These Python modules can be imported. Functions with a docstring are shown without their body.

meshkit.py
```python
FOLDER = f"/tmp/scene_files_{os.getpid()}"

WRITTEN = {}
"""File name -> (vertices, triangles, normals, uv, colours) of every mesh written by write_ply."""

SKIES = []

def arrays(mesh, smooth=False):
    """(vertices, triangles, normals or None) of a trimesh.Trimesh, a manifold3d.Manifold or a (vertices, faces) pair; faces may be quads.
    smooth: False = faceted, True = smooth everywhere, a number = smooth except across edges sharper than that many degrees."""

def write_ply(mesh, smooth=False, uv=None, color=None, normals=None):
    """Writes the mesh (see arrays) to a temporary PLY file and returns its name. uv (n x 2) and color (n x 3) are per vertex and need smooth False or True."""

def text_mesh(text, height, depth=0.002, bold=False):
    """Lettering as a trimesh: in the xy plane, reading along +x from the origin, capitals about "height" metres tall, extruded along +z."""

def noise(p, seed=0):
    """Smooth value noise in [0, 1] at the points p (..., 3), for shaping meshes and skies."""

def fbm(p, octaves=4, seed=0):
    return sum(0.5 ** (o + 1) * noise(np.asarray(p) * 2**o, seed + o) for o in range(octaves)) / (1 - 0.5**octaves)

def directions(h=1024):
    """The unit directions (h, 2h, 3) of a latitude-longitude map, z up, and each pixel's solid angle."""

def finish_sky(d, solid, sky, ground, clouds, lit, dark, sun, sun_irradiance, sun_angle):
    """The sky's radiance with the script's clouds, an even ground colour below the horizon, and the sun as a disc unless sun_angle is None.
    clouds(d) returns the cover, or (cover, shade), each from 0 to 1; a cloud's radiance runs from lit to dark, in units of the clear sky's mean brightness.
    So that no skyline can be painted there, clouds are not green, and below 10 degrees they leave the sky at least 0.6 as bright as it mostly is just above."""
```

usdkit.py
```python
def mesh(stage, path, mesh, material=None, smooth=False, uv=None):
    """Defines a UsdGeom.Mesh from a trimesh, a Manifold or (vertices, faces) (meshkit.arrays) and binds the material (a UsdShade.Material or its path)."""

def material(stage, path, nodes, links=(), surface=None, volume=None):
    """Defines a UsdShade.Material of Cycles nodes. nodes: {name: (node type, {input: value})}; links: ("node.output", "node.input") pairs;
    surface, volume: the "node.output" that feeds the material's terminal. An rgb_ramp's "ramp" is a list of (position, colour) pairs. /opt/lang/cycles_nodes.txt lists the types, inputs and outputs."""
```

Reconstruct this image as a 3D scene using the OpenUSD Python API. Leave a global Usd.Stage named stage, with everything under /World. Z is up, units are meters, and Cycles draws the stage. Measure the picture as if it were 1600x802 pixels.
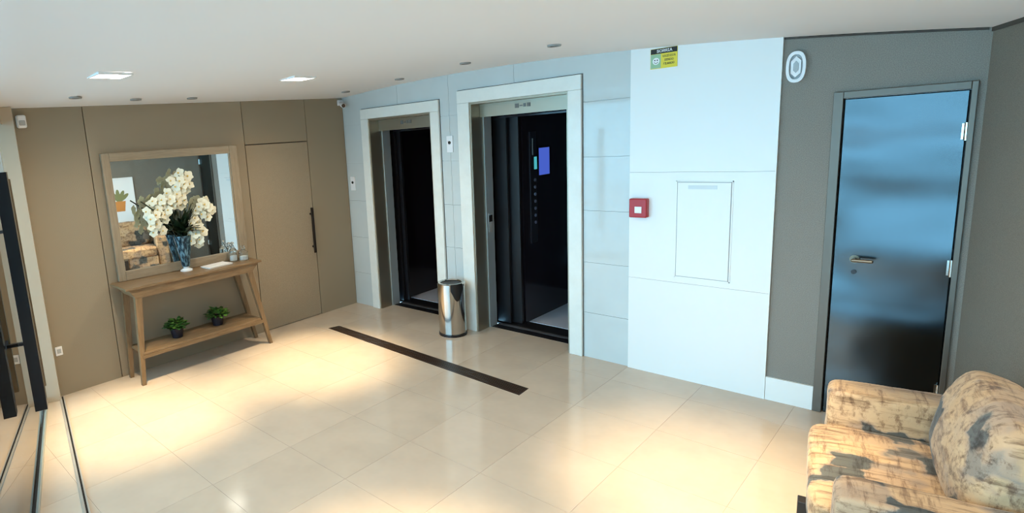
import math, random
import numpy as np, trimesh
from trimesh.creation import box as tbox, cylinder, revolve, extrude_polygon, icosphere
from shapely.geometry import Polygon, box as sbox, LineString, Point
from shapely import affinity
from shapely.ops import unary_union
import usdkit, meshkit
from pxr import Usd, UsdGeom, UsdLux, UsdShade, Gf, Sdf

random.seed(7); rng = np.random.default_rng(7)
stage = Usd.Stage.CreateInMemory()
UsdGeom.SetStageUpAxis(stage, 'Z'); UsdGeom.SetStageMetersPerUnit(stage, 1.0)
UsdGeom.Xform.Define(stage, '/World'); UsdGeom.Scope.Define(stage, '/World/Looks')

# ------------------------------------------------------------------ camera
FPX = 903.446                      # focal length in pixels of the 1600 x 802 frame
cam = UsdGeom.Camera.Define(stage, '/World/camera')
AP = 36.0
fl = AP * FPX / 1600
cam.CreateHorizontalApertureAttr(AP); cam.CreateFocalLengthAttr(fl)
cam.CreateVerticalApertureAttr(AP * 802 / 1600)
cam.CreateHorizontalApertureOffsetAttr((800 - 581.807) / 1600 * AP)
cam.CreateVerticalApertureOffsetAttr(-(401 - 380.731) / 1600 * AP)
cam.CreateClippingRangeAttr(Gf.Vec2f(0.02, 500))
cam.CreateExposureAttr(0.75)
yaw, pitch, roll = -0.8274703502512987, -0.1753424668318259, -0.06830626795262613
fw = np.array([math.sin(yaw) * math.cos(pitch), math.cos(yaw) * math.cos(pitch), math.sin(pitch)])
ri = np.array([math.cos(yaw), -math.sin(yaw), 0]); up = np.cross(ri, fw)
ri, up = math.cos(roll) * ri + math.sin(roll) * up, -math.sin(roll) * ri + math.cos(roll) * up
m = np.eye(4); m[0, :3] = ri; m[1, :3] = up; m[2, :3] = -fw; m[3, :3] = (5.479, -4.698, 2.036)
cam.AddTransformOp().Set(Gf.Matrix4d(*m.ravel().tolist()))

# ------------------------------------------------------------------ daylight
SKY = 1.3
dome = UsdLux.DomeLight.Define(stage, '/World/sky')
dome.CreateColorAttr(Gf.Vec3f(0.33, 0.70, 1.0)); dome.CreateIntensityAttr(SKY)
LAMP = 3600.0; WIDE = .12           # downlight strength
WARM = (1.0, 0.77, 0.46); WARM_WIDE = (1.0, .84, .62)

# ------------------------------------------------------------------ helpers
used = {}
def nm(parent, name):
    k = (parent, name); n = used.get(k, -1) + 1; used[k] = n
    return f'{parent}/{name}' + (f'_{n:03d}' if n else '')
def tag(p, label=None, cat=None, group=None, kind=None):
    p = p.GetPrim() if hasattr(p, 'GetPrim') else p
    for k, v in (('label', label), ('category', cat), ('group', group), ('kind', kind)):
        if v: p.SetCustomDataByKey(k, v)
    return p
def thing(name, label, cat, loc=(0, 0, 0), rz=0, group=None, kind=None):
    x = UsdGeom.Xform.Define(stage, nm('/World', name))
    x.AddTranslateOp().Set(Gf.Vec3d(*map(float, loc)))
    if rz: x.AddRotateZOp().Set(float(rz))
    return tag(x, label, cat, group, kind)
def cat(*ms):
    ms = [q for mm in ms for q in (mm if isinstance(mm, (list, tuple)) else [mm])]
    return trimesh.util.concatenate(ms)
def part(parent, name, mesh, mat, smooth=False, label=None, kind=None):
    path = parent if isinstance(parent, str) else str(parent.GetPath())
    u = usdkit.mesh(stage, nm(path, name), mesh, M[mat], smooth=smooth)
    return tag(u, label, kind=kind)
def solo(name, mesh, mat, label, cat_, smooth=False, group=None, kind=None):
    u = usdkit.mesh(stage, nm('/World', name), mesh, M[mat], smooth=smooth)
    return tag(u, label, cat_, group, kind)
def bx(x0, x1, y0, y1, z0, z1):
    b = tbox((abs(x1 - x0), abs(y1 - y0), abs(z1 - z0))); b.apply_translation(((x0 + x1) / 2, (y0 + y1) / 2, (z0 + z1) / 2)); return b
def rbx(x0, x1, y0, y1, z0, z1, r=.004, n=1):
    s = icosphere(n, r).vertices
    pts = [s + np.array([x, y, z]) for x in (x0 + r, x1 - r) for y in (y0 + r, y1 - r) for z in (z0 + r, z1 - r)]
    return trimesh.Trimesh(np.vstack(pts)).convex_hull
def cyl(p, q, r, n=20, r2=None):
    p, q = np.array(p, float), np.array(q, float); h = np.linalg.norm(q - p)
    prof = [(0, 0), (r, 0), (r if r2 is None else r2, h), (0, h)]
    c = revolve(np.array(prof), sections=n)
    T = trimesh.geometry.align_vectors([0, 0, 1], (q - p) / h); T[:3, 3] = p
    c.apply_transform(T); return c
def tube(pts, r, n=8):
    pts = np.array(pts, float); rr = np.broadcast_to(r, len(pts)); t = np.gradient(pts, axis=0)
    t /= np.linalg.norm(t, axis=1, keepdims=True); a = np.cross(t, [0.31, .22, .93]); a /= np.linalg.norm(a, axis=1, keepdims=True); b = np.cross(t, a)
    th = np.arange(n) * 2 * np.pi / n
    v = (pts[:, None] + rr[:, None, None] * (np.cos(th)[None, :, None] * a[:, None] + np.sin(th)[None, :, None] * b[:, None])).reshape(-1, 3)
    f = []
    for i in range(len(pts) - 1):
        for j in range(n):
            p0, p1 = i * n + j, i * n + (j + 1) % n; f += [[p0, p1, p1 + n], [p0, p1 + n, p0 + n]]
    c0, c1 = len(v), len(v) + 1; v = np.vstack([v, pts[0], pts[-1]])
    for j in range(n):
        f += [[c0, (j + 1) % n, j], [c1, (len(pts) - 1) * n + j, (len(pts) - 1) * n + (j + 1) % n]]
    mm = trimesh.Trimesh(v, f, process=False); mm.fix_normals(); return mm
def lathe(prof, loc=(0, 0, 0), n=32):
    c = revolve(np.array(prof, float), sections=n); c.apply_translation(loc); c.fix_normals(); return c
def slab(poly, o, d, d0, d1):
    """poly in (along d, z), extruded between the offsets d0 and d1 on the room's side of a wall that runs along d from o."""
    ms = []
    for g in getattr(poly, 'geoms', [poly]):
        if g.is_empty or g.area < 1e-6: continue
        e = extrude_polygon(g, d1 - d0, engine='earcut'); T = np.eye(4)
        dd = np.array([d[0], d[1], 0.]); nn = np.cross(dd, [0, 0, 1])
        T[:3, 0] = dd; T[:3, 1] = (0, 0, 1); T[:3, 2] = nn; T[:3, 3] = np.array([o[0], o[1], 0.]) + nn * d0
        e.apply_transform(T); ms.append(e)
    return cat(ms)
def rot(mesh, deg, axis, at=(0, 0, 0)):
    mesh.apply_transform(trimesh.transformations.rotation_matrix(math.radians(deg), axis, at)); return mesh
def mv(mesh, *t):
    mesh.apply_translation(t); return mesh

# ------------------------------------------------------------------ materials
M = {}
def mat(name, color, rough=.5, metal=0, spec=.5, noise=None, bump=None, **kw):
    """noise: (scale, amount, (sx,sy,sz)) colour grain in object space; bump: (scale, strength)"""
    N = {'p': ('principled_bsdf', {'base_color': color, 'roughness': rough, 'metallic': metal, 'specular_ior_level': spec, **kw})}; L = []
    if noise or bump: N['g'] = ('geometry', {}) ; 
    if noise:
        sc, am, st = noise
        N['mp'] = ('mapping', {'scale': st}); N['n'] = ('noise_texture', {'scale': sc, 'detail': 4.0, 'roughness': .65})
        lo = tuple(max(0, c * (1 - am)) for c in color); hi = tuple(min(1, c * (1 + am)) for c in color)
        N['r'] = ('rgb_ramp', {'ramp': [(.28, lo), (.72, hi)]})
        L += [('g.position', 'mp.vector'), ('mp.vector', 'n.vector'), ('n.fac', 'r.fac'), ('r.color', 'p.base_color')]
    if bump:
        N['bn'] = ('noise_texture', {'scale': bump[0], 'detail': 3.0}); N['b'] = ('bump', {'strength': bump[1], 'distance': .004})
        L += [('g.position', 'bn.vector'), ('bn.fac', 'b.height'), ('b.normal', 'p.normal')]
    M[name] = usdkit.material(stage, f'/World/Looks/{name}', N, L, surface='p.BSDF'); return M[name]
mat('ceiling_paint', (.80, .785, .77), .7, spec=.2)
mat('panel_fabric', (.31, .255, .178), .75, spec=.2, noise=(260, .28, (1, 1, 1)), bump=(300, .35))
mat('panel_fabric_b', (.335, .272, .19), .75, spec=.2, noise=(260, .28, (1, 1, 1)), bump=(300, .35))
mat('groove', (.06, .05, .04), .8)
mat('tile_white', (.56, .60, .585), .06, noise=(3, .03, (1, 1, 1)))
mat('stone_frame', (.76, .76, .70), .25, noise=(8, .04, (1, 1, 1)))
mat('white_panel', (.80, .80, .77), .3)
mat('tile_backing', (.5, .52, .5), .7)
mat('white_trim', (.82, .82, .78), .4)
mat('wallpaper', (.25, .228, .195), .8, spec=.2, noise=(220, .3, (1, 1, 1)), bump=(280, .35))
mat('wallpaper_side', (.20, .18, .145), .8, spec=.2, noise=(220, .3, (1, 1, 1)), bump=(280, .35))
mat('steel_beige', (.40, .36, .28), .38, .85)
mat('door_frame_steel', (.15, .13, .105), .4, .5)
mat('steel_blue', (.46, .52, .54), .42, .5)
mat('handle_metal', (.18, .15, .11), .3, .9)
mat('sill_steel', (.16, .16, .17), .5, .6)
mat('chrome', (.58, .555, .51), .12, 1.0)
mat('dark_steel', (.010, .010, .012), .3)
mat('car_wall', (.012, .010, .014), .12, spec=.6)
mat('car_floor', (.52, .53, .58), .3)
mat('black', (.008, .008, .009), .4)
mat('panel_dark', (.03, .03, .04), .3, .5)
mat('button_blue', (.25, .28, .40), .3, .6)
mat('black_gloss', (.01, .01, .012), .15)
mat('bronze', (.20, .12, .06), .4, .7)
mat('alu', (.62, .60, .55), .35, .6)
mat('rail_metal', (.45, .62, .70), .3, .7)
mat('frame_beige', (.50, .41, .30), .5)
mat('joint_grey', (.16, .16, .15), .7)
mat('strip_grey', (.62, .66, .66), .4)
mat('red', (.42, .012, .015), .35)
mat('white_plastic', (.8, .8, .8), .35)
mat('grey_plastic', (.40, .42, .42), .4)
mat('yellow', (.78, .62, .03), .45)
mat('green_pale', (.32, .50, .30), .5)
mat('ink', (.015, .015, .012), .6)
mat('paper', (.82, .82, .8), .6)
mat('blue_reflection', (.10, .16, .62), .4)
mat('pavement', (.72, .70, .68), .7, noise=(4, .06, (1, 1, 1)))
mat('drain', (.045, .026, .018), .4, .3)
mat('pot', (.012, .014, .028), .35)
mat('leaf', (.035, .12, .022), .45, noise=(60, .6, (1, 1, 1)))
mat('leaf_light', (.13, .30, .05), .45, noise=(60, .4, (1, 1, 1)))
mat('leaf_dark', (.010, .028, .012), .4)
mat('stem', (.035, .05, .02), .5)
mat('lip', (.62, .42, .08), .5)
mat('soil', (.03, .02, .012), .9)
mat('orange_ink', (.62, .24, .05), .6)
mat('olive_ink', (.22, .22, .08), .6)
mat('leg_dark', (.015, .011, .009), .4)
mat('stone_threshold', (.52, .48, .42), .3, noise=(6, .06, (1, 1, 1)))
mat('spot_grey', (.28, .27, .25), .4)
mat('lamp_trim', (.85, .84, .82), .4)
# polished porcelain floor
for i, c in enumerate([(.53, .435, .34), (.545, .45, .352), (.515, .425, .332)]):
    mat(f'floor_tile_{i}', c, .13, noise=(2.2, .07, (1, 1, 1)))
mat('grout', (.42, .345, .27), .6)
def wood(name, a, b, st):
    M[name] = usdkit.material(stage, f'/World/Looks/{name}', {
        'g': ('geometry', {}), 'mp': ('mapping', {'scale': st}), 'n': ('noise_texture', {'scale': 9.0, 'detail': 6.0, 'roughness': .6, 'distortion': .6}),
        'r': ('rgb_ramp', {'ramp': [(.3, a), (.7, b)]}), 'p': ('principled_bsdf', {'roughness': .45, 'specular_ior_level': .35})},
        [('g.position', 'mp.vector'), ('mp.vector', 'n.vector'), ('n.fac', 'r.fac'), ('r.color', 'p.base_color')], surface='p.BSDF')
wood('wood_y', (.15, .095, .048), (.25, .165, .09), (6, .6, 6))
wood('wood_z', (.15, .095, .048), (.25, .165, .09), (6, 6, .6))
wood('mirror_wood_y', (.25, .195, .13), (.33, .265, .185), (6, .6, 6))
wood('mirror_wood_z', (.25, .195, .13), (.33, .265, .185), (6, 6, .6))
wood('frame_black', (.02, .02, .02), (.03, .03, .03), (6, 6, .6))
M['mirror_glass'] = usdkit.material(stage, '/World/Looks/mirror_glass', {'p': ('principled_bsdf', {'base_color': (.80, .82, .80), 'metallic': 1.0, 'roughness': .015})}, [], surface='p.BSDF')
M['brushed_steel'] = usdkit.material(stage, '/World/Looks/brushed_steel', {
    'g': ('geometry', {}), 'mp': ('mapping', {'scale': (2.0, 2.0, 90.0)}), 'n': ('noise_texture', {'scale': 6.0, 'detail': 4.0}),
    'mp2': ('mapping', {'scale': (1.6, 1.0, 2.2)}), 'n2': ('noise_texture', {'scale': 1.1, 'detail': .5}),
    'b': ('bump', {'strength': .06, 'distance': .002}), 'b2': ('bump', {'strength': .8, 'distance': .07}),
    'p': ('principled_bsdf', {'base_color': (.085, .105, .115), 'metallic': 1.0, 'roughness': .2})},
    [('g.position', 'mp.vector'), ('mp.vector', 'n.vector'), ('n.fac', 'b.height'), ('g.position', 'mp2.vector'), ('mp2.vector', 'n2.vector'),
     ('n2.fac', 'b2.height'), ('b2.normal', 'b.normal'), ('b.normal', 'p.normal')], surface='p.BSDF')
M['pane'] = usdkit.material(stage, '/World/Looks/pane', {
    'f': ('fresnel', {'IOR': 1.45}), 't': ('transparent_bsdf', {'color': (.93, .97, .97)}), 'gl': ('glossy_bsdf', {'color': (1, 1, 1), 'roughness': .01}), 'm': ('mix_closure', {})},
    [('f.fac', 'm.fac'), ('t.BSDF', 'm.closure1'), ('gl.BSDF', 'm.closure2')], surface='m.closure')
M['clear_glass'] = usdkit.material(stage, '/World/Looks/clear_glass', {'p': ('principled_bsdf', {'base_color': (.93, .97, .98), 'transmission_weight': 1.0, 'roughness': .02, 'ior': 1.45})}, [], surface='p.BSDF')
mat('frosted', (.70, .76, .80), .2)
M['blue_glass'] = usdkit.material(stage, '/World/Looks/blue_glass', {
    'g': ('geometry', {}), 'mp': ('mapping', {'scale': (1, 1, .42)}), 'v': ('noise_texture', {'scale': 42.0, 'detail': 2.0}), 'r': ('rgb_ramp', {'ramp': [(.42, (.012, .045, .08)), (.62, (.22, .42, .52))]}),
    'p': ('principled_bsdf', {'transmission_weight': .45, 'roughness': .12, 'ior': 1.45})},
    [('g.position', 'mp.vector'), ('mp.vector', 'v.vector'), ('v.fac', 'r.fac'), ('r.color', 'p.base_color')], surface='p.BSDF')
M['lamp_glow'] = usdkit.material(stage, '/World/Looks/lamp_glow', {'e': ('emission', {'color': (1.0, .93, .82), 'strength': 14.0})}, [], surface='e.emission')
M['display_glow'] = usdkit.material(stage, '/World/Looks/display_glow', {'e': ('emission', {'color': (.12, .75, .85), 'strength': .35})}, [], surface='e.emission')
M['window_reflection_glow'] = usdkit.material(stage, '/World/Looks/window_reflection_glow', {'e': ('emission', {'color': (.07, .13, .62), 'strength': .55})}, [], surface='e.emission')  # blue window reflection put in as emission
M['petal'] = usdkit.material(stage, '/World/Looks/petal', {
    'd': ('principled_bsdf', {'base_color': (.86, .84, .70), 'roughness': .55}), 't': ('translucent_bsdf', {'color': (.8, .82, .6)}), 'm': ('mix_closure', {'fac': .25})},
    [('d.BSDF', 'm.closure1'), ('t.BSDF', 'm.closure2')], surface='m.closure')
# distressed patchwork upholstery
M['upholstery'] = usdkit.material(stage, '/World/Looks/upholstery', {
    'tc': ('texture_coordinate', {}),
    'dn': ('noise_texture', {'scale': 9.0, 'detail': 4.0}), 'dv': ('vector_math', {'math_type': 'multiply_add', 'vector2': (.09, .09, .09)}),
    'v': ('voronoi_texture', {'scale': 6.2, 'metric': 'chebychev', 'feature': 'smooth_f1', 'smoothness': .3, 'randomness': .8}), 'sx': ('separate_xyz', {}),
    'm1': ('mapping', {'scale': (1.2, 9, 9)}), 'n1': ('noise_texture', {'scale': 3.2, 'detail': 5.0, 'roughness': .7}),
    'm2': ('mapping', {'scale': (10, 1.4, 5)}), 'n2': ('noise_texture', {'scale': 3.0, 'detail': 5.0, 'roughness': .7}),
    'r0': ('rgb_ramp', {'ramp': [(.0, (.50, .33, .18)), (.25, (.54, .37, .21)), (.5, (.45, .31, .19)), (.70, (.38, .275, .19)), (.78, (.30, .24, .18)), (.86, (.11, .11, .10)), (1., (.06, .068, .064))]}),
    'r1': ('rgb_ramp', {'ramp': [(.36, (.30, .25, .23)), (.50, (1, 1, 1)), (1, (1.0, 1.0, 1.0))]}),
    'r2': ('rgb_ramp', {'ramp': [(.36, (.34, .27, .25)), (.49, (1, 1, 1)), (1, (1, 1, 1))]}),
    'a': ('mix', {'mix_type': 'multiply', 'fac': .75}), 'b': ('mix', {'mix_type': 'multiply', 'fac': .75}),
    'w': ('noise_texture', {'scale': 400.0, 'detail': 1.0}), 'bu': ('bump', {'strength': .25, 'distance': .002}),
    'p': ('principled_bsdf', {'roughness': .8, 'specular_ior_level': .2, 'sheen_weight': .15})},
    [('tc.object', 'dn.vector'), ('dn.color', 'dv.vector1'), ('tc.object', 'dv.vector3'), ('dv.vector', 'v.vector'), ('v.color', 'sx.vector'), ('sx.x', 'r0.fac'), ('tc.object', 'm1.vector'), ('m1.vector', 'n1.vector'), ('n1.fac', 'r1.fac'),
     ('tc.object', 'm2.vector'), ('m2.vector', 'n2.vector'), ('n2.fac', 'r2.fac'), ('r0.color', 'a.color1'), ('r1.color', 'a.color2'), ('a.color', 'b.color1'),
     ('r2.color', 'b.color2'), ('b.color', 'p.base_color'), ('tc.object', 'w.vector'), ('w.fac', 'bu.height'), ('bu.normal', 'p.normal')], surface='p.BSDF')

# ------------------------------------------------------------------ the room's plan (metres; x along the lift wall, y into it, z up)
def ceil(x, y):          # the plaster ceiling is slightly crowned
    return 2.5698 + .07105 * x + .02266 * y - .01843 * x * x - .009885 * x * y
A, D, K = np.array([0, -3.53]), np.array([0, 0.]), np.array([5.415, 0.])
SP = math.radians(16)
d3 = np.array([math.sin(SP), -math.cos(SP)])              # right wall, splayed
gA = np.array([0, -3.62]); gu = np.array([.9635, -.2677]); gu /= np.linalg.norm(gu); gn = np.array([-gu[1], gu[0]])
s = np.linalg.solve(np.array([gu, -d3]).T, K - gA); Z = gA + gu * s[0]; GL = s[0]; W3L = s[1]
room = Polygon([gA, D, K, Z])
def wpoly(o, d, s0, s1, z0, z1=None, drop=0.0):
    """Polygon on a wall, up to z1 or to the ceiling."""
    ss = np.linspace(s0, s1, 9)
    top = [(q, (ceil(o[0] + d[0] * q, o[1] + d[1] * q) - drop) if z1 is None else z1) for q in ss[::-1]]
    if z1 is not None: top = [(s1, z1), (s0, z1)]
    return Polygon([(s0, z0), (s1, z0), *top])
dW1, dW2, dG = (0, 1), (1, 0), tuple(-gu)

# ------------------------------------------------------------------ ceiling and floor
xs, ys = np.linspace(-.15, 7.4, 40), np.linspace(-6.0, .3, 34)
X, Y = np.meshgrid(xs, ys); V = np.stack([X, Y, ceil(X, Y)], -1).reshape(-1, 3); nx = len(xs)
F = [[j * nx + i, j * nx + i + 1, (j + 1) * nx + i + 1, (j + 1) * nx + i] for j in range(len(ys) - 1) for i in range(nx - 1)]
nV = len(V); F2 = [[a + nV, b + nV, c + nV, e + nV] for a, b, c, e in F]; F1 = [f[::-1] for f in F]
ring = [i for i in range(nx)] + [j * nx + nx - 1 for j in range(1, len(ys))] + [(len(ys) - 1) * nx + i for i in range(nx - 2, -1, -1)] + [j * nx for j in range(len(ys) - 2, 0, -1)]
SIDE = [[a, b, b + nV, a + nV] for a, b in zip(ring, ring[1:] + ring[:1])]
solo('ceiling', (np.vstack([V, V + [0, 0, .12]]), np.array(F1 + F2 + SIDE)), 'ceiling_paint', 'smooth white plaster ceiling over the lobby', 'ceiling', smooth=30, kind='structure')

flo = thing('floor', 'polished beige porcelain tile floor of the lobby', 'floor', kind='structure')
drain_hole = Polygon([(.505, -.888), (.541, -.756), (3.070, -.892), (3.080, -1.044)])
alc = unary_union([sbox(q0, -.01, q1, .198) for q0, q1 in ((.455, 1.41), (1.917, 2.955))])
base = unary_union([room.buffer(.12, join_style=2), alc]).difference(drain_hole)
e = extrude_polygon(base, .06, engine='earcut'); e.apply_translation((0, 0, -.0618)); part(flo, 'grout_bed', e, 'grout')
TS = .585; gap = .0016; k = 0
for i in range(-6, 8):
    for j in range(-7, 6):
        x0, y0 = 2.9 + TS * i, -2.69 + TS * j
        cell = sbox(x0 + gap / 2, y0 + gap / 2, x0 + TS - gap / 2, y0 + TS - gap / 2).intersection(room.union(alc)).difference(drain_hole)
        for g in getattr(cell, 'geoms', [cell]):
            if g.is_empty or g.area < 2e-3: continue
            e = extrude_polygon(g, .0016, engine='earcut'); e.apply_translation((0, 0, -.0016)); part(flo, 'tile', e, f'floor_tile_{(i * 7 + j * 3) % 3}')
# outside paving
e = extrude_polygon(sbox(-9, -16, 14, -3.5).difference(room.buffer(.13, join_style=2)).difference(sbox(-.15, -4, 0.0, 1)), .1, engine='earcut'); e.apply_translation((0, 0, -.13))
solo('pavement', e, 'pavement', 'pale outdoor paving beyond the glass front', 'pavement', kind='structure')

# ------------------------------------------------------------------ left wall: fabric-look panels and flush door
w1 = thing('wall_left', 'taupe panelled wall with narrow grooves behind the console table', 'wall', kind='structure')
part(w1, 'backing', slab(wpoly((0, -3.6), dW1, 0, 3.6, 0), (0, -3.6), dW1, -.14, -.018), 'groove')
Y0 = -3.53; S = lambda y: y - Y0
gp = .0035
def w1panel(y0, y1, z0, z1, m='panel_fabric'):
    part(w1, 'panel', slab(wpoly((0, Y0), dW1, S(y0) + gp, S(y1) - gp, z0, z1), (0, Y0), dW1, -.0178, 0), m)
w1panel(-3.53, -2.983, 0, None); w1panel(-2.983, -1.405, 0, None, 'panel_fabric_b')
w1panel(-1.405, -.575, 2.088, None); w1panel(-.575, 0, 0, None)
d1 = thing('door_1', 'flush taupe door level with the panelled wall, dark bar pull', 'door', kind='structure')
part(d1, 'door_leaf', slab(wpoly((0, Y0), dW1, S(-1.405) + .006, S(-.575) - .006, .006, 2.078), (0, Y0), dW1, -.0178, -.002), 'panel_fabric_b')
hd = cat(rbx(.03, .048, -.638, -.604, .775, 1.315, .005), bx(-.002, .035, -.632, -.612, .84, .86), bx(-.002, .035, -.632, -.612, 1.23, 1.25))
part(d1, 'pull_handle', hd, 'leg_dark', label='dark vertical bar pull')

# ------------------------------------------------------------------ back wall: lift wall tiles, white cladding, grey wallpaper
E1 = dict(xo0=.335, xi0=.453, xi1=1.412, xo1=1.527, zo=2.405, zi=2.29)
E2 = dict(xo0=1.772, xi0=1.915, xi1=2.957, xo1=3.078, zo=2.463, zi=2.34)
w2 = thing('wall_back', 'long back wall with tiled lift surround, white cladding and grey wallpaper', 'wall', kind='structure')
holes = [sbox(q['xi0'], -1, q['xi1'], q['zi']) for q in (E1, E2)]
full = wpoly(D, dW2, -.1, K[0] + .1, 0)
DX0, DX1, DZ = 4.752, 5.385, 2.14     # steel door frame, outer
part(w2, 'backing', slab(full.difference(unary_union(holes + [sbox(DX0, -1, DX1, DZ)])), D, dW2, -.30, -.016), 'tile_backing')
frames = unary_union([sbox(q['xo0'], -1, q['xo1'], q['zo']) for q in (E1, E2)])
xb = [0, .93, 1.65, 2.42, 3.482]; zb = [0, .415, .87, 1.325, 1.78, 2.235, 9]
for i in range(4):
    for j in range(6):
        g_ = wpoly(D, dW2, xb[i] + .0012, xb[i + 1] - .0012, zb[j] + (.0012 if j else 0), zb[j + 1] - .0012 if j < 5 else None).difference(frames.buffer(.0075, join_style=2))
        for g in getattr(g_, 'geoms', [g_]):
            if not g.is_empty and g.area > 2e-3: part(w2, 'tile', slab(g, D, dW2, -.0158, 0), 'tile_white')
part(w2, 'frame_joint', slab(full.intersection(frames.buffer(.0074, join_style=2)).difference(unary_union(holes)).difference(frames.buffer(.0002, join_style=2)), D, dW2, -.0157, -.003), 'joint_grey')
cz = [0, .79, 1.65, 9]
for j in range(3):
    part(w2, 'cladding_panel', slab(wpoly(D, dW2, 3.485, 4.466, cz[j] + (.0008 if j else 0), cz[j + 1] - .0008 if j < 2 else None), D, dW2, -.0158, .02), 'white_panel')
part(w2, 'cladding_edge', slab(wpoly(D, dW2, 4.4665, 4.472, 0, None), D, dW2, -.0158, .022), 'white_trim')
wp = wpoly(D, dW2, 4.473, K[0], 0).difference(sbox(DX0, -1, DX1, DZ))
part(w2, 'wallpaper', slab(wp, D, dW2, -.0158, 0), 'wallpaper')
solo('baseboard_back', slab(sbox(4.4735, 0, DX0 - .001, .172), D, dW2, .0002, .016), 'white_trim', 'short white baseboard between white cladding and steel door', 'baseboard', kind='structure')

# right wall
w3 = thing('wall_right', 'brown grey wallpapered wall behind the armchair', 'wall', kind='structure')
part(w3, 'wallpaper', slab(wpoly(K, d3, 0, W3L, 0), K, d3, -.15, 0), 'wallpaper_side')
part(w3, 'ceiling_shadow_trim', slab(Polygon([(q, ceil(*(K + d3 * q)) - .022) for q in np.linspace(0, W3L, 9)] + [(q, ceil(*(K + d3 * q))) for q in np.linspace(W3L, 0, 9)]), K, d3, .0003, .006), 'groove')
solo('trim_1', slab(Polygon([(q, ceil(q, 0) - .014) for q in np.linspace(4.473, 5.40, 6)] + [(q, ceil(q, 0)) for q in np.linspace(5.40, 4.473, 6)]), D, dW2, .0003, .006), 'groove', 'dark shadow line where the grey wallpaper meets the ceiling', 'trim', kind='structure')

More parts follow.
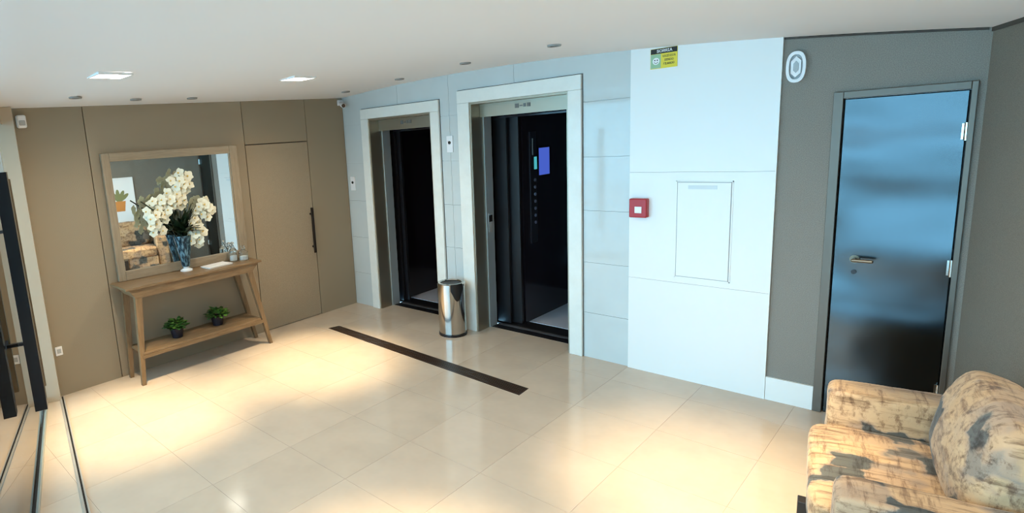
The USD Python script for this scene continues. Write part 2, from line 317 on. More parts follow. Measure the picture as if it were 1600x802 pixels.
# ------------------------------------------------------------------ lifts
def lift(q, carx0, carx1, label, label_call, zcar):
    t = thing('elevator', label, 'elevator')
    a, b, c, d_ = q['xo0'], q['xi0'], q['xi1'], q['xo1']
    fr = .028
    for x0, x1 in ((a, b), (c, d_)): part(t, 'architrave', rbx(x0, x1, -fr, -.0002 + .0, .0005, q['zi'] , .004), 'stone_frame')
    part(t, 'architrave_head', rbx(a, d_, -fr, -.0002, q['zi'] + .0005, q['zo'], .004), 'stone_frame')
    # stainless lining: outer part, inner part
    for x0, x1 in ((b, b + .018), (c - .018, c)):
        part(t, 'jamb_lining', bx(x0 + .0005, x1 - .0005, -.012, .175, .0005, q['zi'] - .02), 'steel_beige')
        part(t, 'jamb_return', bx(x0 + (.006 if x0 == b else -.012), x1 + (.012 if x0 == b else -.006), .176, .30, .0005, q['zi'] - .02), 'steel_blue')
    part(t, 'head_lining', bx(b + .0005, c - .0005, -.012, .30, q['zi'] - .0195, q['zi'] - .0005), 'steel_beige')
    zt = q['zi'] - .145
    tr = part(t, 'transom', bx(b + .019, c - .019, .13, .16, zt, q['zi'] - .02), 'steel_beige')
    xc = (b + c) / 2 - .01
    ind = cat(bx(xc - .085, xc - .045, .126, .1299, zt + .055, zt + .095), bx(xc - .035, xc - .005, .126, .1299, zt + .068, zt + .08), bx(xc + .005, xc + .03, .126, .1299, zt + .06, zt + .092), bx(xc + .045, xc + .08, .126, .1299, zt + .058, zt + .094))
    part(t, 'floor_indicator', ind, 'joint_grey')
    part(t, 'landing_sill', bx(b + .03, c - .03, .20, .298, -.01, .002), 'dark_steel')
    part(t, 'sill_groove', bx(b + .03, c - .03, .300, .355, -.01, .003), 'sill_steel')
    part(t, 'car_sill', bx(b - .05, c + .05, .36, .56, -.012, .001), 'black')
    # car
    x0, x1, y1, H = carx0, carx1, 1.95, zcar
    part(t, 'car_floor', bx(x0, x1, .565, y1, -.02, .004), 'car_floor')
    part(t, 'car_wall', bx(x0 - .03, x0, .50, y1, 0, H), 'car_wall')
    part(t, 'car_wall', bx(x1, x1 + .03, .50, y1, 0, H), 'car_wall')
    part(t, 'car_wall', bx(x0, x1, y1, y1 + .03, 0, H), 'car_wall')
    part(t, 'shaft_lining', bx(b - .08, b - .05, .301, .5, 0, H), 'car_wall'); part(t, 'shaft_lining', bx(c + .05, c + .08, .301, .5, 0, H), 'car_wall')
    if x0 > b: part(t, 'car_front', bx(b - .05, x0 - .03, .47, .50, 0, H), 'car_wall')
    part(t, 'car_ceiling', bx(min(x0, b - .08), max(x1, c + .08), .301, y1, H, H + .03), 'car_wall')
    part(t, 'car_header', bx(b - .05, c + .05, .37, .40, zt - .02, H), 'car_wall')
    return t, zt, y1
t1, zt1, yb1 = lift(E1, .415, 1.62, 'left elevator doorway standing open and dark, in a pale stone surround nearest the corner', '', 2.36)
t2, zt2, yb2 = lift(E2, 2.175, 3.25, 'right elevator doorway standing open and dark, in a pale stone surround beside the trash bin', '', 2.36)
# left lift: folded leaves at the side
for k_ in range(2):
    part(t1, 'car_door', bx(.36 + .0 * k_, .47 + .05 * k_, .385 + .05 * k_, .415 + .05 * k_, .01, 2.2), 'dark_steel')
for k_ in range(2):
    part(t2, 'car_door', bx(1.90, 2.06 + .11 * k_, .385 + .05 * k_, .415 + .05 * k_, .01, 2.28), 'dark_steel')
# operating panel and added blue glow for a window reflection in the right lift, on its back wall
part(t2, 'call_screen', bx(1.9455, 1.950, .20, .262, 1.02, 1.22), 'grey_plastic')
part(t2, 'call_display', bx(1.9505, 1.954, .204, .258, 1.13, 1.20), 'black_gloss')
XW = 2.1752    # face of the car's left wall
pn = part(t2, 'operating_panel', bx(XW, XW + .014, .625, .745, .85, 2.02), 'panel_dark')
part(pn, 'display', bx(XW + .0145, XW + .018, .69, .742, 1.63, 1.76), 'display_glow', label='small cyan lit display')
part(pn, 'lit_strip', bx(XW + .0145, XW + .018, .66, .672, 1.78, 1.95), 'steel_blue')
for i in range(7): part(pn, 'button', cyl((XW + .0145, .70, 1.52 - .075 * i), (XW + .022, .70, 1.52 - .075 * i), .017, 12), 'button_blue')
part(t2, 'reflection_border', bx(XW, XW + .012, .775, 1.01, 1.545, 1.86), 'black_gloss')
part(t2, 'painted_reflection', bx(XW + .0125, XW + .016, .79, .995, 1.56, 1.845), 'window_reflection_glow', label='tall blue glow standing in for a window reflection')  # reflected daylight painted as a glowing panel on the car wall
part(t2, 'ceiling_sensor', cyl((2.27, yb2 - .2, 2.359), (2.27, yb2 - .2, 2.33), .03, 16), 'white_plastic')

# ------------------------------------------------------------------ steel door
d2 = thing('door_2', 'brushed stainless steel fire door with lever handle beside the armchair', 'door', kind='structure')
fw_, fz = .052, 2.14
LX0, LX1, LZ = 4.808, 5.352, 2.092
for x0, x1 in ((DX0, LX0 - .006), (LX1 + .006, DX1)): part(d2, 'door_frame', rbx(x0 + .0005, x1, -.022, .10, .0005, DZ - .001,   .003), 'door_frame_steel')
part(d2, 'door_frame', rbx(LX0 - .0058, LX1 + .0058, -.022, .10, LZ + .005, DZ - .001,   .003), 'door_frame_steel')
part(d2, 'rebate', bx(LX0 - .0055, LX1 + .0055, .06, .08, .001, LZ + .0045), 'black')
part(d2, 'door_leaf', rbx(LX0, LX1, .002, .045, .004, LZ, .003), 'brushed_steel')
h = part(d2, 'handle', cat(cyl((4.915, .002, 1.085), (4.915, -.008, 1.085), .026, 24), cyl((4.915, -.008, 1.085), (4.915, -.055, 1.085), .010, 16), rbx(4.903, 5.012, -.064, -.047, 1.075, 1.095, .008)), 'handle_metal', 30)
part(h, 'keyhole', cyl((4.915, .0015, 1.0), (4.915, -.004, 1.0), .014, 16), 'dark_steel')
for z in (1.865, 1.075, .3): part(d2, 'hinge', cat(cyl((5.3555, -.012, z - .05), (5.3555, -.012, z + .05), .011, 14), bx(5.335, 5.3555, -.003, .0015, z - .045, z + .045)), 'chrome', 30)

# ------------------------------------------------------------------ glass front
gf = thing('window_1', 'tall glazed lobby front in metal framing', 'window', kind='structure')
def gslab(s0, s1, z0, z1, o0, o1):      # s measured from the left end
    p = Polygon([(-s1, z0), (-s0, z0), (-s0, z1 if z1 else ceil(*(gA + gu * s0))), (-s1, z1 if z1 else ceil(*(gA + gu * s1)))])
    return slab(p, gA, dG, o0, o1)
part(gf, 'corner_post', cat(gslab(.0, .07, 0.001, None, -.09, .10)), 'frame_beige')
muls = [.33, 1.75 + 1.55, 4.6, 5.9, GL - .04]
for q in muls: part(gf, 'mullion', gslab(q - .025, q + .025, .055, 2.36, -.05, .0), 'alu')
part(gf, 'header', gslab(.0705, GL, 2.36, None, -.08, .02), 'frame_beige')
part(gf, 'bottom_rail', gslab(.0705, GL, .003, .05, -.05, .0), 'rail_metal')
part(gf, 'gasket', gslab(.0705, GL, .0505, .058, -.04, -.012), 'black')
prev = .0705
for q in muls:
    part(gf, 'pane', gslab(prev + .002, q - .0255, .0585, 2.3595, -.030, -.022), 'pane'); prev = q + .025
thr = Polygon([gA + gn * .002 + gu * .075, gA + gu * 4.3 + gn * .002, np.array([2.4, -3.985]), np.array([.02, -3.545])])
# door pull on the glass front
pull = thing('door_pull', 'long black bar pull with bronze grip on the glass front', 'door handle')
def gpt(s, o, z): q = gA + gu * s + gn * o; return (q[0], q[1], z)
# floor track
u_t = np.array([2.0, -.407]); u_t /= np.linalg.norm(u_t); n_t = np.array([-u_t[1], u_t[0]]); o_t = np.array([.03, -3.505])
def strip(s0, s1, w0, w1, z0, z1):
    p = Polygon([o_t + u_t * s0 + n_t * w0, o_t + u_t * s1 + n_t * w0, o_t + u_t * s1 + n_t * w1, o_t + u_t * s0 + n_t * w1]).intersection(room)
    e = extrude_polygon(p, z1 - z0, engine='earcut'); e.apply_translation((0, 0, z0)); return e
tk = thing('trim_2', 'slim floor track of pale metal and black along the glass front', 'floor track', kind='structure')
part(tk, 'rail', strip(0, 4.5, -.030, -.0155, .0003, .010), 'alu'); part(tk, 'channel', strip(0, 4.5, -.0153, -.004, .0003, .006), 'black'); part(tk, 'rail', strip(0, 4.5, -.0038, .006, .0003, .010), 'alu')

# ------------------------------------------------------------------ lamps and ceiling fittings
def downlight(x, y, label, aim=(0, 0), strength=1.0, cone=24):
    z = ceil(x, y)
    t = thing('downlight', label, 'ceiling light', (x, y, z), group=None)
    w = .115
    fr = cat(bx(-w, w, -w, -w + .012, -.012, .004), bx(-w, w, w - .012, w, -.012, .004), bx(-w, -w + .012, -w + .012, w - .012, -.012, .004), bx(w - .012, w, -w + .012, w - .012, -.012, .004))
    part(t, 'trim', fr, 'lamp_trim'); part(t, 'diffuser', bx(-w + .0125, w - .0125, -w + .0125, w - .0125, -.008, .004), 'lamp_glow')
    for nm_, k_, cn in (('light', 1.0, cone), ('wide_light', WIDE, 84)):
        L = UsdLux.SphereLight.Define(stage, f'{t.GetPath()}/{nm_}')
        L.CreateRadiusAttr(.05); L.CreateIntensityAttr(LAMP * strength * k_); L.CreateColorAttr(Gf.Vec3f(*(WARM if cn == cone else WARM_WIDE)))
        sh = UsdLux.ShapingAPI.Apply(L.GetPrim()); sh.CreateShapingConeAngleAttr(cn); sh.CreateShapingConeSoftnessAttr(1.0)
        L.AddTranslateOp().Set(Gf.Vec3d(0, 0, -.075))
        ax, ay = aim
        if cn == cone: L.AddRotateXYZOp().Set(Gf.Vec3f(math.degrees(math.atan2(ay, z)), -math.degrees(math.atan2(ax, z)), 0))
    return t
downlight(1.296, -3.174, 'square lit downlight in the ceiling nearest the glass front', aim=(-.3, 0))
downlight(1.285, -1.588, 'square lit downlight in the ceiling in front of the flush taupe door', aim=(-.1, 0))
downlight(4.75, -2.1, 'square lit downlight in the ceiling above the armchair', aim=(-.2, .75), strength=.85)
downlight(3.9, -3.25, 'added unseen downlight for warm fill over the middle of the glass front')  # this lamp and the next are out of view, added for warm ambient light
downlight(5.75, -3.3, 'added unseen downlight for warm fill behind the armchair')
def spot(x, y, label):
    z = ceil(x, y)
    t = thing('recessed_spot', label, 'ceiling spot', (x, y, z))
    part(t, 'ring', lathe([(.03, .002), (.03, -.010), (.046, -.012), (.050, .002)], n=24), 'spot_grey', 30)
    part(t, 'lens', lathe([(0, .002), (.0295, .002), (.0295, -.001), (0, -.002)], n=24), 'black_gloss')
for x, y, lb in ((.495, -.362, 'small unlit recessed spot in the ceiling beside the corner camera'), (1.343, -.378, 'small unlit recessed spot in the ceiling above the left elevator'),
                 (2.334, -.596, 'small unlit recessed spot in the ceiling above the right elevator left edge'), (3.301, -.84, 'small unlit recessed spot in the ceiling closest to the yellow sign'),
                 (.42, -3.15, 'small unlit recessed spot in the ceiling left of the mirror, nearest the glass front'), (.275, -2.612, 'small unlit recessed spot in the ceiling above the left half of the mirror'),
                 (.276, -2.082, 'small unlit recessed spot in the ceiling above the right half of the mirror')):
    spot(x, y, lb)

# ------------------------------------------------------------------ small fittings on the walls
t = thing('security_camera', 'small white corner camera with dark lens under the ceiling', 'security camera', (.05, -.055, 2.50))
part(t, 'mount', cat(rbx(-.048, -.02, -.03, .053, -.02, .045, .006), bx(-.02, .0, -.012, .012, .005, .02)), 'white_plastic')
part(t, 'housing', rot(cyl((-.01, 0, 0), (.085, -.045, -.03), .028, 20), 0, (1, 0, 0)), 'white_plastic', 30)
part(t, 'lens', cyl((.083, -.044, -.029), (.092, -.049, -.032), .022, 20), 'black_gloss', 30)
t = thing('motion_sensor', 'small white motion sensor high on the panelled wall beside the glass front', 'sensor', (.0, -3.47, 2.385))
part(t, 'housing', rbx(.0005, .05, -.035, .035, -.055, .05, .016, 2), 'white_plastic', 30)
part(t, 'lens', rbx(.046, .056, -.022, .022, -.035, .005, .006), 'grey_plastic', 30)
t = thing('wall_socket', 'small white socket plate low on the panelled wall near the glass front', 'socket', (0, -3.475, .41))
part(t, 'plate', rbx(.0005, .010, -.028, .028, -.04, .04, .004), 'white_plastic', 30)
part(t, 'inset', rbx(.010, .0125, -.016, .016, -.02, .02, .001), 'grey_plastic')
for x, z, lb in ((.10, 1.535, 'pale lift call plate with dark button left of the left elevator'), (1.648, 1.95, 'pale plate with dark dot on the tiles between the two elevators')):
    t = thing('call_plate', lb, 'button plate', (x, 0, z))
    part(t, 'plate', rbx(-.04, .04, -.012, -.0003, -.085, .085, .004), 'white_plastic', 30)
    part(t, 'button', cyl((0, -.0121, .015), (0, -.018, .015), .016, 18), 'ink', 30)
t = thing('fire_alarm', 'red square fire alarm call point with white push panel on white cladding', 'fire alarm', (3.573, -.02, 1.37))
part(t, 'body', rbx(-.068, .068, -.055, -.0003, -.075, .075, .008, 2), 'red', 30)
part(t, 'push_panel', rbx(-.022, .032, -.060, -.0553, -.038, .014, .002), 'white_plastic', label='white square push panel')
t = thing('access_hatch', 'flush white access hatch with thin grey outline in the white cladding', 'hatch', (4.03, -.02, 1.21))
w, hh = .192, .375
part(t, 'frame', cat(bx(-w, w, -.004, -.0002, hh - .008, hh), bx(-w, w, -.004, -.0002, -hh, -hh + .008), bx(-w, -w + .008, -.004, -.0002, -hh, hh), bx(w - .008, w, -.004, -.0002, -hh, hh)), 'white_trim')
part(t, 'gap', bx(-w + .008, w - .008, -.0012, -.0002, -hh + .008, hh - .008), 'grey_plastic')
part(t, 'hatch_door', rbx(-w + .013, w - .013, -.008, -.0013, -hh + .013, hh - .013, .002), 'white_panel')
part(t, 'label_strip', bx(-.105, .09, -.0095, -.0081, hh - .062, hh - .034), 'strip_grey', label='pale narrow label strip near the top')
# emergency sounder
t = thing('emergency_light', 'white oval emergency light with faceted lens on the grey wallpaper', 'emergency light', (4.549, 0, 2.322))
def oval(rx, rz, n=40):
    return Polygon([(rx * math.copysign(abs(math.cos(a)) ** .8, math.cos(a)), rz * math.copysign(abs(math.sin(a)) ** .8, math.sin(a))) for a in np.linspace(0, 2 * math.pi, n, endpoint=False)])
part(t, 'rim', slab(oval(.053, .098).difference(oval(.037, .078)), (0, 0), dW2, .0003, .035), 'white_plastic')
part(t, 'back_plate', slab(oval(.037, .078), (0, 0), dW2, .0003, .012), 'grey_plastic')
hx = Polygon([(0, .066), (.027, .038), (.027, -.038), (0, -.066), (-.027, -.038), (-.027, .038)])
part(t, 'lens', slab(hx, (0, 0), dW2, .0122, .030), 'white_plastic')
part(t, 'lens_ridge', slab(affinity.scale(hx, .5, .55), (0, 0), dW2, .0302, .036), 'grey_plastic')
# yellow sign
t = thing('warning_sign', 'small yellow and green warning sign with smiling face high on the white cladding', 'sign', (3.635, -.0205, 2.425))
SW, SH = .19, .145
part(t, 'board', bx(0, SW, -.004, -.0002, 0, SH), 'yellow')
part(t, 'header', bx(.002, SW - .002, -.0048, -.0041, SH - .038, SH - .002), 'ink')
part(t, 'green_field', bx(.002, .075, -.0046, -.0041, .004, SH - .040), 'green_pale')
face = slab(Point(.040, .055).buffer(.025, 16), (0, 0), dW2, .0047, .0054); part(t, 'smiling_face', face, 'paper')
eyes = cat(slab(Point(.032, .062).buffer(.0045), (0, 0), dW2, .0055, .006), slab(Point(.050, .062).buffer(.0045), (0, 0), dW2, .0055, .006),
           slab(LineString([(.028, .048), (.034, .041), (.041, .039), (.048, .041), (.053, .048)]).buffer(.0016), (0, 0), dW2, .0055, .006))
part(t, 'face_features', eyes, 'ink')
def text(par, s_, x, z, hgt, width, y, m_):
    tm = meshkit.text_mesh(s_, hgt, .0006, bold=True); b = tm.bounds; k = width / (b[1][0] - b[0][0])
    tm.apply_scale((k, 1, 1)); v = tm.vertices.copy(); tm.vertices = np.stack([v[:, 0] - k * b[0][0] + x, y - v[:, 2], v[:, 1] + z], 1); tm.fix_normals()
    part(par, 'lettering', tm, m_)
text(t, 'SORRIA', .045, SH - .029, .020, .11, -.0049, 'paper')
for i, s_ in enumerate(('VOCÊ ESTÁ', 'SENDO', 'FILMADO')): text(t, s_, .086 + (.014 if i == 1 else .008 if i == 2 else 0), .078 - i * .027, .015, (.092, .064, .076)[i], -.0042, 'ink')

# ------------------------------------------------------------------ floor drain
dr = thing('floor_drain', 'long narrow dark brown slotted drain strip set in the floor tiles', 'drain')
part(dr, 'tray', mv(extrude_polygon(drain_hole.buffer(-.001), .02, engine='earcut'), 0, 0, -.03), 'black')
rim = drain_hole.buffer(-.0012, join_style=2).difference(drain_hole.buffer(-.014, join_style=2)); part(dr, 'rim', mv(extrude_polygon(rim, .0105, engine='earcut'), 0, 0, -.0095), 'drain')
ca, cb = np.array([.523, -.822]), np.array([3.075, -.968]); du = (cb - ca) / np.linalg.norm(cb - ca); dn = np.array([-du[1], du[0]])
inner = drain_hole.buffer(-.0145, join_style=2)
for k_ in range(5):
    o = -.05 + k_ * .025
    st = Polygon([ca + dn * (o - .0095), cb + dn * (o - .0095), cb + dn * (o + .0095), ca + dn * (o + .0095)]).intersection(inner)
    if not st.is_empty: part(dr, 'slat', mv(extrude_polygon(st, .008, engine='earcut'), 0, 0, -.0085), 'drain')

# ------------------------------------------------------------------ trash bin
t = thing('trash_bin', 'round stainless steel trash bin with dark open top between the elevators', 'trash bin', (1.745, -.205, 0))
R_, HB = .142, .555
part(t, 'body', lathe([(0, .004), (R_ - .006, .004), (R_ - .006, .03), (R_, .032), (R_, HB - .03), (R_ - .003, HB - .028), (0, HB - .06)], n=48), 'chrome', 30)
part(t, 'base_ring', lathe([(R_ - .03, 0), (R_ + .004, 0), (R_ + .004, .024), (R_ - .005, .024)], n=48), 'dark_steel', 30)
part(t, 'rim', lathe([(R_ - .035, HB - .03), (R_ + .003, HB - .03), (R_ + .003, HB - .006), (R_ - .006, HB), (R_ - .03, HB), (R_ - .035, HB - .008)], n=48), 'chrome', 30)
part(t, 'opening', lathe([(0, HB - .04), (R_ - .036, HB - .04), (R_ - .036, HB - .012), (0, HB - .016)], n=40), 'black')
# black shape below the rim, painting a dark reflection in the steel
ln = []
for a in np.linspace(-.55, .35, 10):
    ln.append([(R_ + .006) * math.cos(a), (R_ + .006) * math.sin(a)])
refl_v, refl_f = [], []
for i, (x, y) in enumerate(ln):
    dz = .045 + .11 * math.sin(math.pi * i / 9) ** 1.2
    for z_, sc in ((HB + .004, .97), (HB - .02, 1.0), (HB - .02 - dz * .6, 1.02), (HB - .02 - dz, 1.0)):
        refl_v.append((x * sc, y * sc, z_))
for i in range(9):
    for j in range(3): refl_f.append([i * 4 + j, i * 4 + 4 + j, i * 4 + 5 + j, i * 4 + 1 + j])
bv, bf, _ = meshkit.arrays((refl_v, refl_f)); c_ = bv.copy(); c_[:, :2] *= 1.02
allv = np.vstack([bv, c_]); nb = len(bv); part(t, 'dark_reflection', rot(trimesh.Trimesh(allv, np.vstack([bf[:, ::-1], bf + nb]), process=False), -22, (0, 0, 1)), 'black', True, label='black shape standing in for a dark reflection')

# ------------------------------------------------------------------ console table
TZ = .915
t = thing('console_table', 'brown wooden console table with slanted apron and low shelf under the mirror', 'table')
yl, yr = -2.985, -1.605
part(t, 'tabletop', rbx(.04, .425, yl, yr, TZ - .022, TZ, .004), 'wood_y')
ap = Polygon([(yl + .03, TZ - .0225), (yr - .03, TZ - .0225), (yr - .115, TZ - .105), (yl + .085, TZ - .105)])
part(t, 'apron', slab(ap, (.388, 0), dW1, 0, .02), 'wood_y'); part(t, 'apron', slab(ap, (.06, 0), dW1, 0, .02), 'wood_y')
for y0, y1 in ((yl + .035, yl + .09), (yr - .035, yr - .12)):
    v = [(.082, y0, TZ - .0225), (.387, y0, TZ - .0225), (.387, y1, TZ - .105), (.082, y1, TZ - .105)]; sgn = .018 if y0 < -2.3 else -.018
    q = np.array(v + [(a, b + sgn, c) for a, b, c in v]); part(t, 'apron_end', trimesh.Trimesh(q).convex_hull, 'wood_y')
def leg(xt, yt, xb_, yb_, wt=.062, wb=.034, dt=.045):
    z1 = TZ - .08
    p = [(xt + sx * dt / 2, yt + sy * wt / 2, z1) for sx in (-1, 1) for sy in (-1, 1)] + [(xb_ + sx * dt * .4, yb_ + sy * wb / 2, .001) for sx in (-1, 1) for sy in (-1, 1)]
    return trimesh.Trimesh(p).convex_hull
for xt, xb_ in ((.385, .37), (.085, .085)):
    part(t, 'leg', leg(xt, -2.875, xb_, -2.925), 'wood_z'); part(t, 'leg', leg(xt, -1.745, xb_, -1.565), 'wood_z')
part(t, 'shelf', rbx(.07, .40, -2.895, -1.665, .283, .305, .003), 'wood_y')
for x in (.062, .392): part(t, 'stretcher', bx(x - .008, x + .008, -2.905, -1.645, .250, .2825), 'wood_y')

# ------------------------------------------------------------------ mirror, turned a little off the wall
MY = 3.0
mo = (.022, -2.905, 0)
t = thing('wall_mirror', 'large square mirror in pale wooden frame standing on the console table', 'mirror', mo, rz=-MY)
mw, mz0, mz1 = 1.325, TZ + .001, 2.085
fl_, fr_, ft, fb = .068, .088, .075, .085
part(t, 'mirror_glass', bx(.012, .022, fl_ - .008, mw - fr_ + .008, mz0 + fb - .008, mz1 - ft + .008), 'mirror_glass')
def fbar(y0, y1, z0, z1, m_):
    part(t, 'frame_bar', rbx(.0, .05, y0, y1, z0, z1, .005), m_)
fbar(0, fl_, mz0, mz1, 'mirror_wood_z'); fbar(mw - fr_, mw, mz0, mz1, 'mirror_wood_z')
fbar(fl_ + .0003, mw - fr_ - .0003, mz1 - ft, mz1, 'mirror_wood_y'); fbar(fl_ + .0003, mw - fr_ - .0003, mz0, mz0 + fb, 'mirror_wood_y')
for q0 in (fl_, mw - fr_ - .006): part(t, 'bevel', bx(.0222, .028, q0, q0 + .006, mz0 + fb, mz1 - ft), 'frame_beige')
part(t, 'back_board', bx(-.004, .0118, .02, mw - .02, mz0 + .02, mz1 - .02), 'groove')

# picture on the right wall (seen in the mirror)
pc, pz0, pz1 = 1.50, .86, 1.68
t = thing('framed_print', 'white framed print of a plant in an orange pot on the right wall', 'picture')
part(t, 'frame', slab(sbox(pc - .29, pz0, pc + .29, pz1).difference(sbox(pc - .27, pz0 + .02, pc + .27, pz1 - .02)), K, d3, .0003, .03), 'white_trim')
part(t, 'print', slab(sbox(pc - .2698, pz0 + .0202, pc + .2698, pz1 - .0202), K, d3, .0003, .012), 'paper')
pot = Polygon([(pc - .09, 1.06), (pc + .09, 1.06), (pc + .12, 1.25), (pc - .12, 1.25)])
part(t, 'printed_pot', slab(pot, K, d3, .0121, .0128), 'orange_ink')
lv = unary_union([affinity.rotate(affinity.scale(Point(pc + dx, 1.36).buffer(.1), .35, 1.1), a, origin=(pc, 1.24)) for dx, a in ((0, 0), (0, 28), (0, -28), (0, 52))])
part(t, 'printed_leaves', slab(lv, K, d3, .0121, .0127), 'olive_ink')

# ------------------------------------------------------------------ things on the table
vx, vy = .175, -2.30
t = thing('glass_vase', 'blue patterned flared glass vase on the console table holding orchids', 'vase', (vx, vy, TZ))
part(t, 'bowl', lathe([(0, .045), (.036, .045), (.044, .09), (.058, .18), (.076, .29), (.088, .35), (.082, .35), (.070, .29), (.052, .18), (.038, .095), (.0, .06)], n=40), 'blue_glass', 30)
part(t, 'foot', lathe([(0, .0006), (.058, .0), (.058, .012), (.024, .028), (.03, .0445), (0, .0445)], n=40), 'frosted', 30, label='pale frosted glass foot')
oc = thing('orchid_bouquet', 'large bouquet of white orchids with dark leaves in the blue vase', 'flowers', (vx, vy, TZ))
def petal(l, w_, cup):
    n = 6; P_ = []
    for i in range(n + 1):
        a = i / n; ww = w_ * math.sin(math.pi * (.12 + .88 * a)) ** .7 if a < 1 else 0.001
        for j in (-1, -.5, 0, .5, 1): P_.append((l * a, ww * j, cup * (a * a - .25 * abs(j) * math.sin(math.pi * a)) ))
    f = [[i * 5 + j, i * 5 + j + 1, i * 5 + 6 + j, i * 5 + 5 + j] for i in range(n) for j in range(4)]
    v, f, _ = meshkit.arrays((P_, f)); v2 = v - [0, 0, .0012]; return trimesh.Trimesh(np.vstack([v, v2]), np.vstack([f, f[:, ::-1] + len(v)]), process=False)
def bloom(sz):
    ms = []
    for a, l, w_ in ((0, 1, .40), (120, .95, .36), (240, .95, .36), (62, 1.02, .52), (-62, 1.02, .52)):
        p = petal(l * sz, w_ * sz, -.10 * sz); rot(p, a + 90, (0, 0, 1)); ms.append(p)
    return cat(ms)
def orient(mesh, n_, spin, at):
    rot(mesh, spin, (0, 0, 1)); T = trimesh.geometry.align_vectors([0, 0, 1], n_); T[:3, 3] = at; mesh.apply_transform(T); return mesh
def spline(P_, n=26):
    from scipy.interpolate import CubicSpline
    P_ = np.array(P_, float); return CubicSpline(np.linspace(0, 1, len(P_)), P_)(np.linspace(0, 1, n))
# arching sprays: (centre of the spray dy, dz; half size; blooms), dy to the right in the photograph
sprays = [(-.26, .57, .10, .17, 20), (-.06, .70, .12, .09, 14), (.02, .87, .10, .10, 15), (.24, .58, .10, .10, 12), (.12, .38, .08, .15, 16), (-.16, .66, .10, .08, 8)]
done = []
for cy_, cz_, hy, hz, nbm in sprays:
    c = spline([(0, cy_ * .06, .10), (0, cy_ * .15, .33), (.02, cy_ * .55, .33 + (cz_ - .33) * .75 + .06), (.05, cy_ * .95, cz_ + .05), (.07, cy_ * 1.12, cz_ - hz * .5)])
    part(oc, 'stem', tube(c, np.linspace(.005, .0025, len(c)), 6), 'stem', True)
    k_ = tries = 0
    while k_ < nbm and tries < 900:
        tries += 1
        o = rng.uniform(-1, 1, 3)
        if (o ** 2).sum() > 1: continue
        at = np.array([.05 + .055 * o[0], cy_ + hy * o[1], cz_ + hz * o[2]])
        if any(np.linalg.norm(at - q) < .050 for q in done): continue
        done.append(at); k_ += 1
        n_ = np.array([.85, -.45 + .5 * o[1], .25 + .3 * o[2]]) + rng.normal(0, .22, 3); n_ /= np.linalg.norm(n_); sz = .052 * rng.uniform(.85, 1.12)
        fl2 = part(oc, 'flower', orient(bloom(sz), n_, rng.uniform(-40, 40), at), 'petal', True)
        li = icosphere(1, sz * .15); li.apply_translation(at + n_ * .006); part(fl2, 'lip', li, 'lip', True)
def leafm(l, w_, bend):
    n = 8; P_ = []
    for i in range(n + 1):
        a = i / n; ww = w_ * math.sin(math.pi * min(1, .08 + .92 * a)) ** .8 if i < n else .001
        for j in (-1, 0, 1): P_.append((l * a, ww * j, bend * a * a - .12 * w_ * (1 - abs(j))))
    f = [[i * 3 + j, i * 3 + j + 1, i * 3 + 4 + j, i * 3 + 3 + j] for i in range(n) for j in range(2)]
    v, f, _ = meshkit.arrays((P_, f)); v2 = v - [0, 0, .0015]; return trimesh.Trimesh(np.vstack([v, v2]), np.vstack([f, f[:, ::-1] + len(v)]), process=False)
k_ = 0
while k_ < 40:
    az = rng.uniform(0, 360); el = rng.uniform(15, 75); l = rng.uniform(.14, .24)
    q = leafm(l, rng.uniform(.022, .034), rng.uniform(-.07, .02)); rot(q, -el, (0, 1, 0)); rot(q, az, (0, 0, 1)); mv(q, rng.uniform(-.02, .03), rng.uniform(-.04, .04), rng.uniform(.34, .44))
    if q.vertices[:, 0].min() < -.06 or abs(q.vertices[:, 1]).max() > .2: continue
    k_ += 1; part(oc, 'leaf', q, 'leaf_dark', True)
for y_, tilt, l in ((.08, 78, .60), (.20, 48, .32), (-.26, 40, .42)):      # bare dark stalks
    c = spline([(0, y_ * .2, .3), (.02, y_ * .6, .3 + l * .5), (.03, y_ * 1.4, .3 + l)]); part(oc, 'stalk', tube(c, .006, 6), 'leaf_dark', True)

# magazine
t = thing('magazine', 'thin white magazine lying on the console table', 'magazine', (.255, -2.02, TZ), rz=6)
part(t, 'pages', rbx(-.085, .085, -.13, .13, .0005, .011, .002), 'paper'); part(t, 'cover', bx(-.088, .088, -.133, .133, .0112, .0135), 'white_plastic')
# glass jars
def jar(x, y, hgt, r, label):
    t = thing('glass_jar', label, 'jar', (x, y, TZ))
    part(t, 'body', lathe([(0, .0008), (r, .0008), (r * 1.02, hgt * .12), (r * .96, hgt * .55), (r * .45, hgt * .70), (r * .40, hgt * .78), (r * .30, hgt * .78), (r * .36, hgt * .69), (r * .84, hgt * .53), (r * .9, .012), (0, .010)], n=32), 'clear_glass', 30)
    part(t, 'stopper', lathe([(0, hgt * .781), (r * .42, hgt * .781), (r * .30, hgt * .83), (r * .46, hgt * .92), (r * .28, hgt * .985), (0, hgt)], n=24), 'clear_glass', 30)
    part(t, 'filling', lathe([(0, .0125), (r * .86, .0125), (r * .86, hgt * .3), (0, hgt * .33)], n=24), 'paper', 30)
jar(.21, -1.80, .205, .042, 'taller clear stoppered glass jar on the console table')
jar(.27, -1.715, .16, .048, 'shorter wide clear glass jar on the right end of the console table')

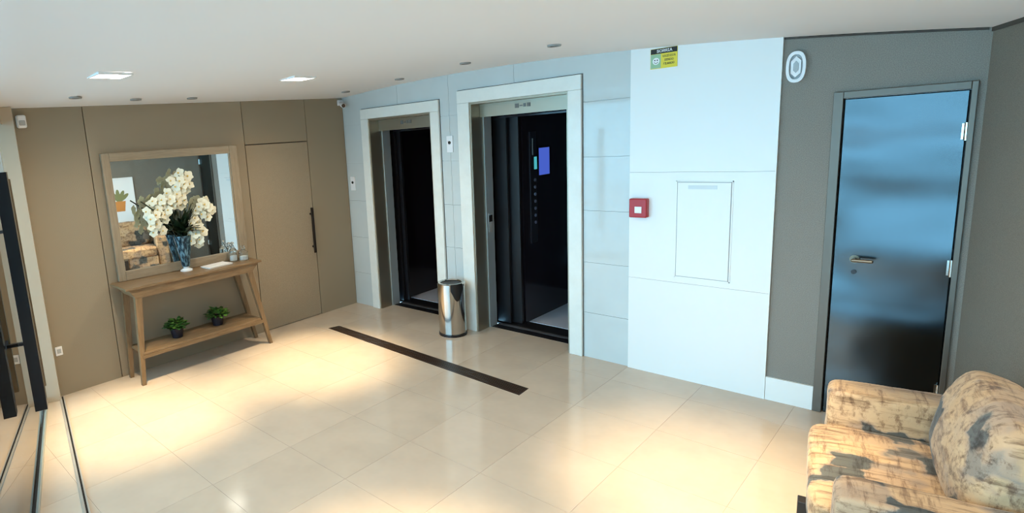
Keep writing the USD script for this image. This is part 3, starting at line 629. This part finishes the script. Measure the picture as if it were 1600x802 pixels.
# potted plants on the shelf
def plant(x, y, label, seed):
    r_ = np.random.default_rng(seed)
    t = thing('potted_plant', label, 'plant', (x, y, .305))
    part(t, 'pot', lathe([(0, .001), (.048, .001), (.064, .085), (.066, .095), (.058, .095), (.056, .084), (0, .08)], n=28), 'pot', 30)
    part(t, 'soil', lathe([(0, .0805), (.0555, .0845), (0, .087)], n=20), 'soil')
    for mname, n, nm_ in (('leaf', 130, 'foliage'), ('leaf_light', 60, 'young_foliage')):
        ms = []
        for _ in range(n):
            az = r_.uniform(0, 360); el = r_.uniform(5, 85); l = r_.uniform(.03, .055); rr = r_.uniform(.02, .095); 
            q = leafm(l, l * .3, -l * .25); rot(q, -el * .6, (0, 1, 0)); rot(q, az, (0, 0, 1))
            a2 = math.radians(az + r_.uniform(-40, 40)); mv(q, rr * math.cos(a2), rr * math.sin(a2), .10 + r_.uniform(0, .085) * (1.1 - rr / .12)); ms.append(q)
        part(t, nm_, cat(ms), mname, True, kind='stuff')
plant(.225, -2.495, 'bushy green plant in dark pot, left of the two on the console shelf', 3)
plant(.205, -2.055, 'bushy green plant in dark pot, right of the two on the console shelf', 5)

# ------------------------------------------------------------------ armchair
t = thing('armchair', 'wide upholstered armchair in distressed beige and grey patchwork fabric', 'armchair', (4.95, -.90, 0), rz=10)
def soft(x0, x1, y0, y1, z0, z1, p=6, puff=.0, seed=0, wr=.004, n=14):
    """A padded block: a rounded box from a superellipsoid, puffed and lightly wrinkled."""
    b = tbox((2, 2, 2)); b = b.subdivide_to_size(2.9 / n, max_iter=12); v = b.vertices
    r = (np.abs(v) ** p).sum(1) ** (1 / p); v = v / r[:, None]
    hx, hy, hz = (x1 - x0) / 2, (y1 - y0) / 2, (z1 - z0) / 2
    w = v * [hx, hy, hz]
    w[:, 2] += puff * np.sign(v[:, 2]) * (1 - np.clip(np.abs(v[:, 0]), 0, 1) ** 2) * (1 - np.clip(np.abs(v[:, 1]), 0, 1) ** 2)
    w += [(x0 + x1) / 2, (y0 + y1) / 2, (z0 + z1) / 2]
    w += (meshkit.fbm(w * 14 + seed * 7.3, 3, seed)[:, None] - .5) * wr * 2 * (v / np.linalg.norm(v, axis=1, keepdims=True))
    return trimesh.Trimesh(w, b.faces, process=False)
CD = .69     # depth, front to back
W_ = 1.26
part(t, 'base', rbx(-.055, CD - .01, -W_ + .21, -.21, .085, .2765, .012), 'upholstery', 30)
part(t, 'arm', soft(0, CD - .02, -.205, 0, .09, .605, 14, seed=1, n=18), 'upholstery', True)
part(t, 'arm', soft(0, CD - .02, -W_, -W_ + .205, .09, .605, 14, seed=2, n=18), 'upholstery', True)
part(t, 'seat_cushion', soft(-.075, CD - .14, -W_ + .21, -.21, .277, .435, 9, .018, 3, n=20), 'upholstery', True)
part(t, 'back_rest', soft(CD - .15, CD, -W_ + .01, -.01, .10, .70, 12, seed=4, n=18), 'upholstery', True)
bc = soft(-.10, .10, -W_ + .225, -.255, -.23, .23, 4, .0, 5, .010, n=24)
v = bc.vertices; v[:, 0] += .035 * np.sign(v[:, 0]) * np.clip(1 - (v[:, 2] / .24) ** 2, 0, 1) * np.clip(1 - ((v[:, 1] + W_ / 2) / .44) ** 2, 0, 1)
rot(bc, 14, (0, 1, 0)); mv(bc, CD - .19, 0, .650); part(t, 'back_cushion', bc, 'upholstery', True)
for x, y in ((.05, -.06), (.05, -W_ + .06), (CD - .06, -.06), (CD - .06, -W_ + .06)): part(t, 'foot', cyl((x, y, .0005), (x, y, .0905), .018, 12, .026), 'leg_dark', 30)

part(t, 'front_leg', rbx(-.105, -.056, -.78, -.72, .0005, .265, .004), 'leg_dark', label='dark front leg')

# door pull geometry (flat black bar, bronze grip, clamps)
HS = 1.40
def gbox(s0, s1, o0, o1, z0, z1): return gslab(s0, s1, z0, z1, o0, o1)
part(pull, 'bar', gbox(HS - .04, HS + .04, .03, .10, .47, 2.0), 'black_gloss')
part(pull, 'grip', gbox(HS - .36, HS - .33, .035, .085, .50, 1.95), 'bronze')
for z in (.86, 1.62): part(pull, 'clamp', cat(gbox(HS - .365, HS - .0405, .045, .06, z - .014, z + .014), gbox(HS - .24, HS - .21, -.0215, .0445, z - .01, z + .01)), 'black')
